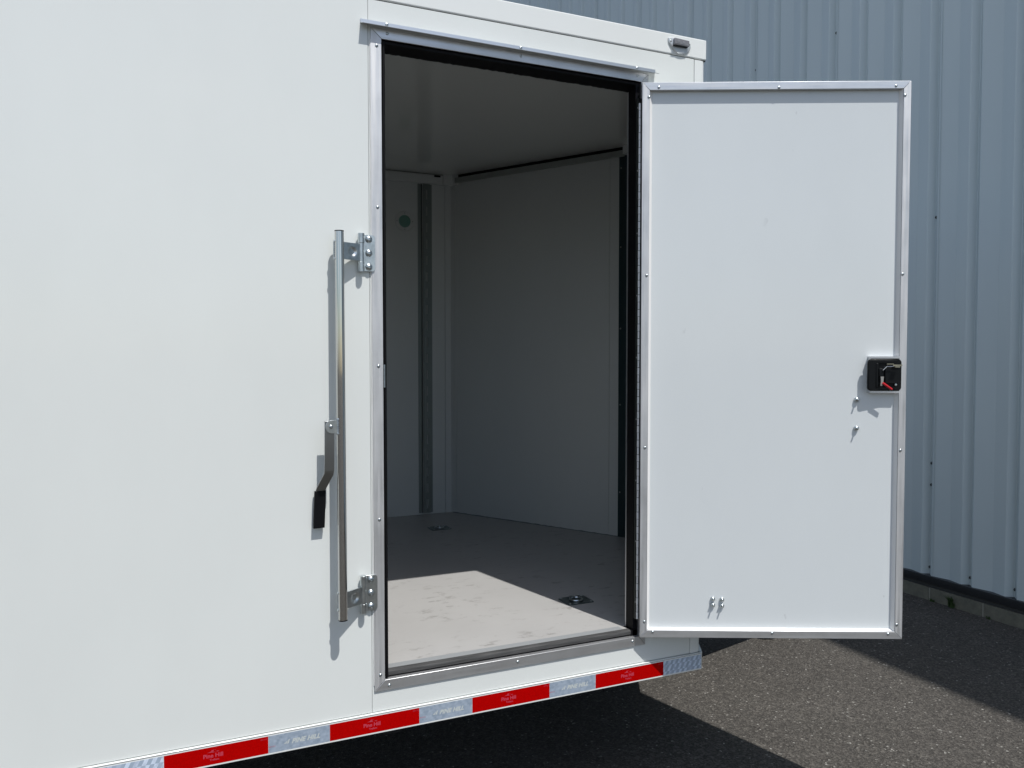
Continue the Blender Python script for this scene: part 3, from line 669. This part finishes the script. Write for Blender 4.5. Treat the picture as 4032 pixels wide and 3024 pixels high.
for dx in (-.039, .041): screw('screw', (cxl+dx, ly-.0068, czl+.013), (0, -1, 0), .0038, M_CHROME, lamp)

# ------------------------------------------------------------------ reflective tape with its print
def text_mesh(body, size, extr_y, shear=0., spacing=1., bold=0.):
    cu = bpy.data.curves.new('txt', 'FONT'); cu.body = body; cu.size = size; cu.shear = shear; cu.space_character = spacing; cu.align_x = 'CENTER'; cu.offset = bold; cu.resolution_u = 3
    o = bpy.data.objects.new('txt', cu); COL.objects.link(o); bpy.context.view_layer.update()
    me = bpy.data.meshes.new_from_object(o.evaluated_get(bpy.context.evaluated_depsgraph_get())); bpy.data.objects.remove(o); bpy.data.curves.remove(cu)
    return me
def put(me, name, m, parent, x, y, z):
    o = bpy.data.objects.new(name, me); COL.objects.link(o); me.materials.clear(); me.materials.append(m)
    o.parent = parent; o.location = (x, y, z); o.rotation_euler = (math.pi/2, 0, 0); return o
TW = text_mesh('Pine Hill', .0162, 0, bold=.00045); TW2 = text_mesh('Trailers', .0082, 0, bold=.0002); TS = text_mesh('PINE HILL', .0185, 0, shear=.35, bold=.0009, spacing=1.05)
TD = text_mesh('DOT-C2', .0052, 0)
ZA, ZBT = -.1252, -.0745; ty = -.0062
segs = [(-1.0665, -.7850, 'r'), (-.7850, -.6025, 'b'), (-.6018, -.3200, 'r'), (-.3195, -.1400, 's'), (-.1397, .1434, 'r'), (.1438, .3240, 's'), (.3244, .6076, 'r'), (.6080, .7886, 's'), (.7890, 1.0746, 'r'), (1.0750, 1.2440, 'b')]
def emblem():
    b = MB()        # stylised treetops over a ridge line, as printed above the words
    def tri(p): b.bm.faces.new([b.bm.verts.new((x, y, 0)) for x, y in p])
    tri([(-.016, .0005), (-.006, .0030), (.004, .0008), (.002, -.0004), (-.008, .0004)])
    tri([(-.006, .0030), (-.003, .0075), (-.0022, .0045), (.0006, .0085), (.0010, .0030)])
    tri([(.004, .0064), (.0062, .0080), (.0056, .0056)])
    tri([(.006, .0012), (.012, .0026), (.0175, .0014), (.012, .0004)])
    me = bpy.data.meshes.new('emblem'); b.bm.to_mesh(me); b.bm.free(); return me
EMB = emblem()
def mark():
    b = MB()
    def tri(p): b.bm.faces.new([b.bm.verts.new((x, y, 0)) for x, y in p])
    tri([(-.007, 0), (-.003, 0), (.001, .0085), (-.001, .0085)]); tri([(-.001, 0), (.004, 0), (.0075, .012), (.005, .013)]); tri([(-.010, .0), (-.0075, .0), (-.0045, .005), (-.0055, .005)])
    me = bpy.data.meshes.new('mark'); b.bm.to_mesh(me); b.bm.free(); return me
MARK = mark()
for x0, x1, k in segs:
    tp = part(MB().box(x0, x1, ty, -.0058, ZA, ZBT), 'reflective_tape', {'r': M_TRED, 's': M_TSILVER, 'b': M_TBLOCK}[k])
    yy = ty-.0003
    if k == 'r':
        xc = x0+.46*(x1-x0)
        put(TW.copy(), 'lettering', M_LRED, tp, xc, yy, -.1045); put(TW2.copy(), 'small_lettering', M_LRED, tp, xc+.003, yy, -.1140); put(EMB.copy(), 'emblem', M_LRED, tp, xc, yy, -.0900)
        put(TD.copy(), 'code_print', M_LRED, tp, x1-.012, yy, -.0835)
    elif k == 's':
        xc = x0+.60*(x1-x0)
        put(TS.copy(), 'lettering', M_LSIL, tp, xc, yy, -.1075); put(MARK.copy(), 'emblem', M_LSIL, tp, xc-.054, yy, -.1065)
        put(TD.copy(), 'code_print', M_LRED, tp, x0+.010, yy, -.1090)
part(MB().box(XR, CX-.004, -.0064, -.0060, -.0705, -.0695), 'rail_seam', M_GAP)

# ------------------------------------------------------------------ draw bar, jack and running gear
HX, HYc = 3.05, 1.2
tb = MB()
for sgn in (1, -1):
    a = Vector((1.15, HYc-sgn*.52, 0)); c = Vector((HX, HYc-sgn*.03, 0)); d = (c-a).normalized(); nr = Vector((-d.y, d.x, 0))*.025
    tb.prism([a-nr+Vector((0, 0, -.25)), c-nr+Vector((0, 0, -.25)), c+nr+Vector((0, 0, -.25)), a+nr+Vector((0, 0, -.25))], (0, 0, .13))
part(tb, 'draw_bar', M_DARK, bev=.004)
part(MB().prism([(1.55, HYc-.39, -.119), (2.75, HYc-.125, -.119), (2.75, HYc+.125, -.119), (1.55, HYc+.39, -.119)], (0, 0, .008)), 'unseen_shade_plate', M_DARK)  # unseen plate, added to fill the shade between the bars on the asphalt
part(MB().box(2.98, 3.22, HYc-.045, HYc+.045, -.20, -.11).lathe((3.25, HYc, -.20), (0, 0, 1), [(.03, 0), (.055, .02), (.055, .06), (.03, .09), (0, .10)], 20), 'coupler', M_DARK, bev=.004)
jk = part(MB().tube((2.645, HYc+.031, -.45), (2.645, HYc+.031, .25), .03, 20).tube((2.645, HYc+.031, GZ+.03), (2.645, HYc+.031, -.44), .022, 20), 'jack', M_DARK)
part(MB().lathe((2.645, HYc+.031, GZ), (0, 0, 1), [(0, 0), (.085, 0), (.088, .012), (.05, .03), (.024, .035)], 28), 'jack_foot', M_BLACKP, jk)
part(MB().tube((2.645, HYc+.031, .22), (2.645, HYc-.14, .22), .008, 10).tube((2.645, HYc-.14, .22), (2.645, HYc-.14, .32), .012, 10), 'jack_crank', M_DARK, jk)
def wheel(x, y, sgn):
    o = MB().lathe((0, 0, 0), (0, sgn, 0), [(.20, .02), (.30, .01), (.335, .03), (.34, .06), (.34, .16), (.335, .19), (.30, .21), (.20, .20), (.20, .02)], 40).build('wheel', M_BLACK, TR)
    o.location = TOFF+Vector((x, y, GZ+.34))
    q = MB().lathe((0, 0, 0), (0, sgn, 0), [(0, .15), (.05, .15), (.06, .12), (.15, .11), (.19, .19), (.203, .20), (.203, .02), (0, .02)], 32).build('rim', M_ZINC, o)
for x in (-2.55, -1.72):
    wheel(x, .26, -1); wheel(x, WT-.26, 1)
    part(MB().tube((x, .2, GZ+.34), (x, WT-.2, GZ+.34), .035, 14), 'axle', M_DARK)
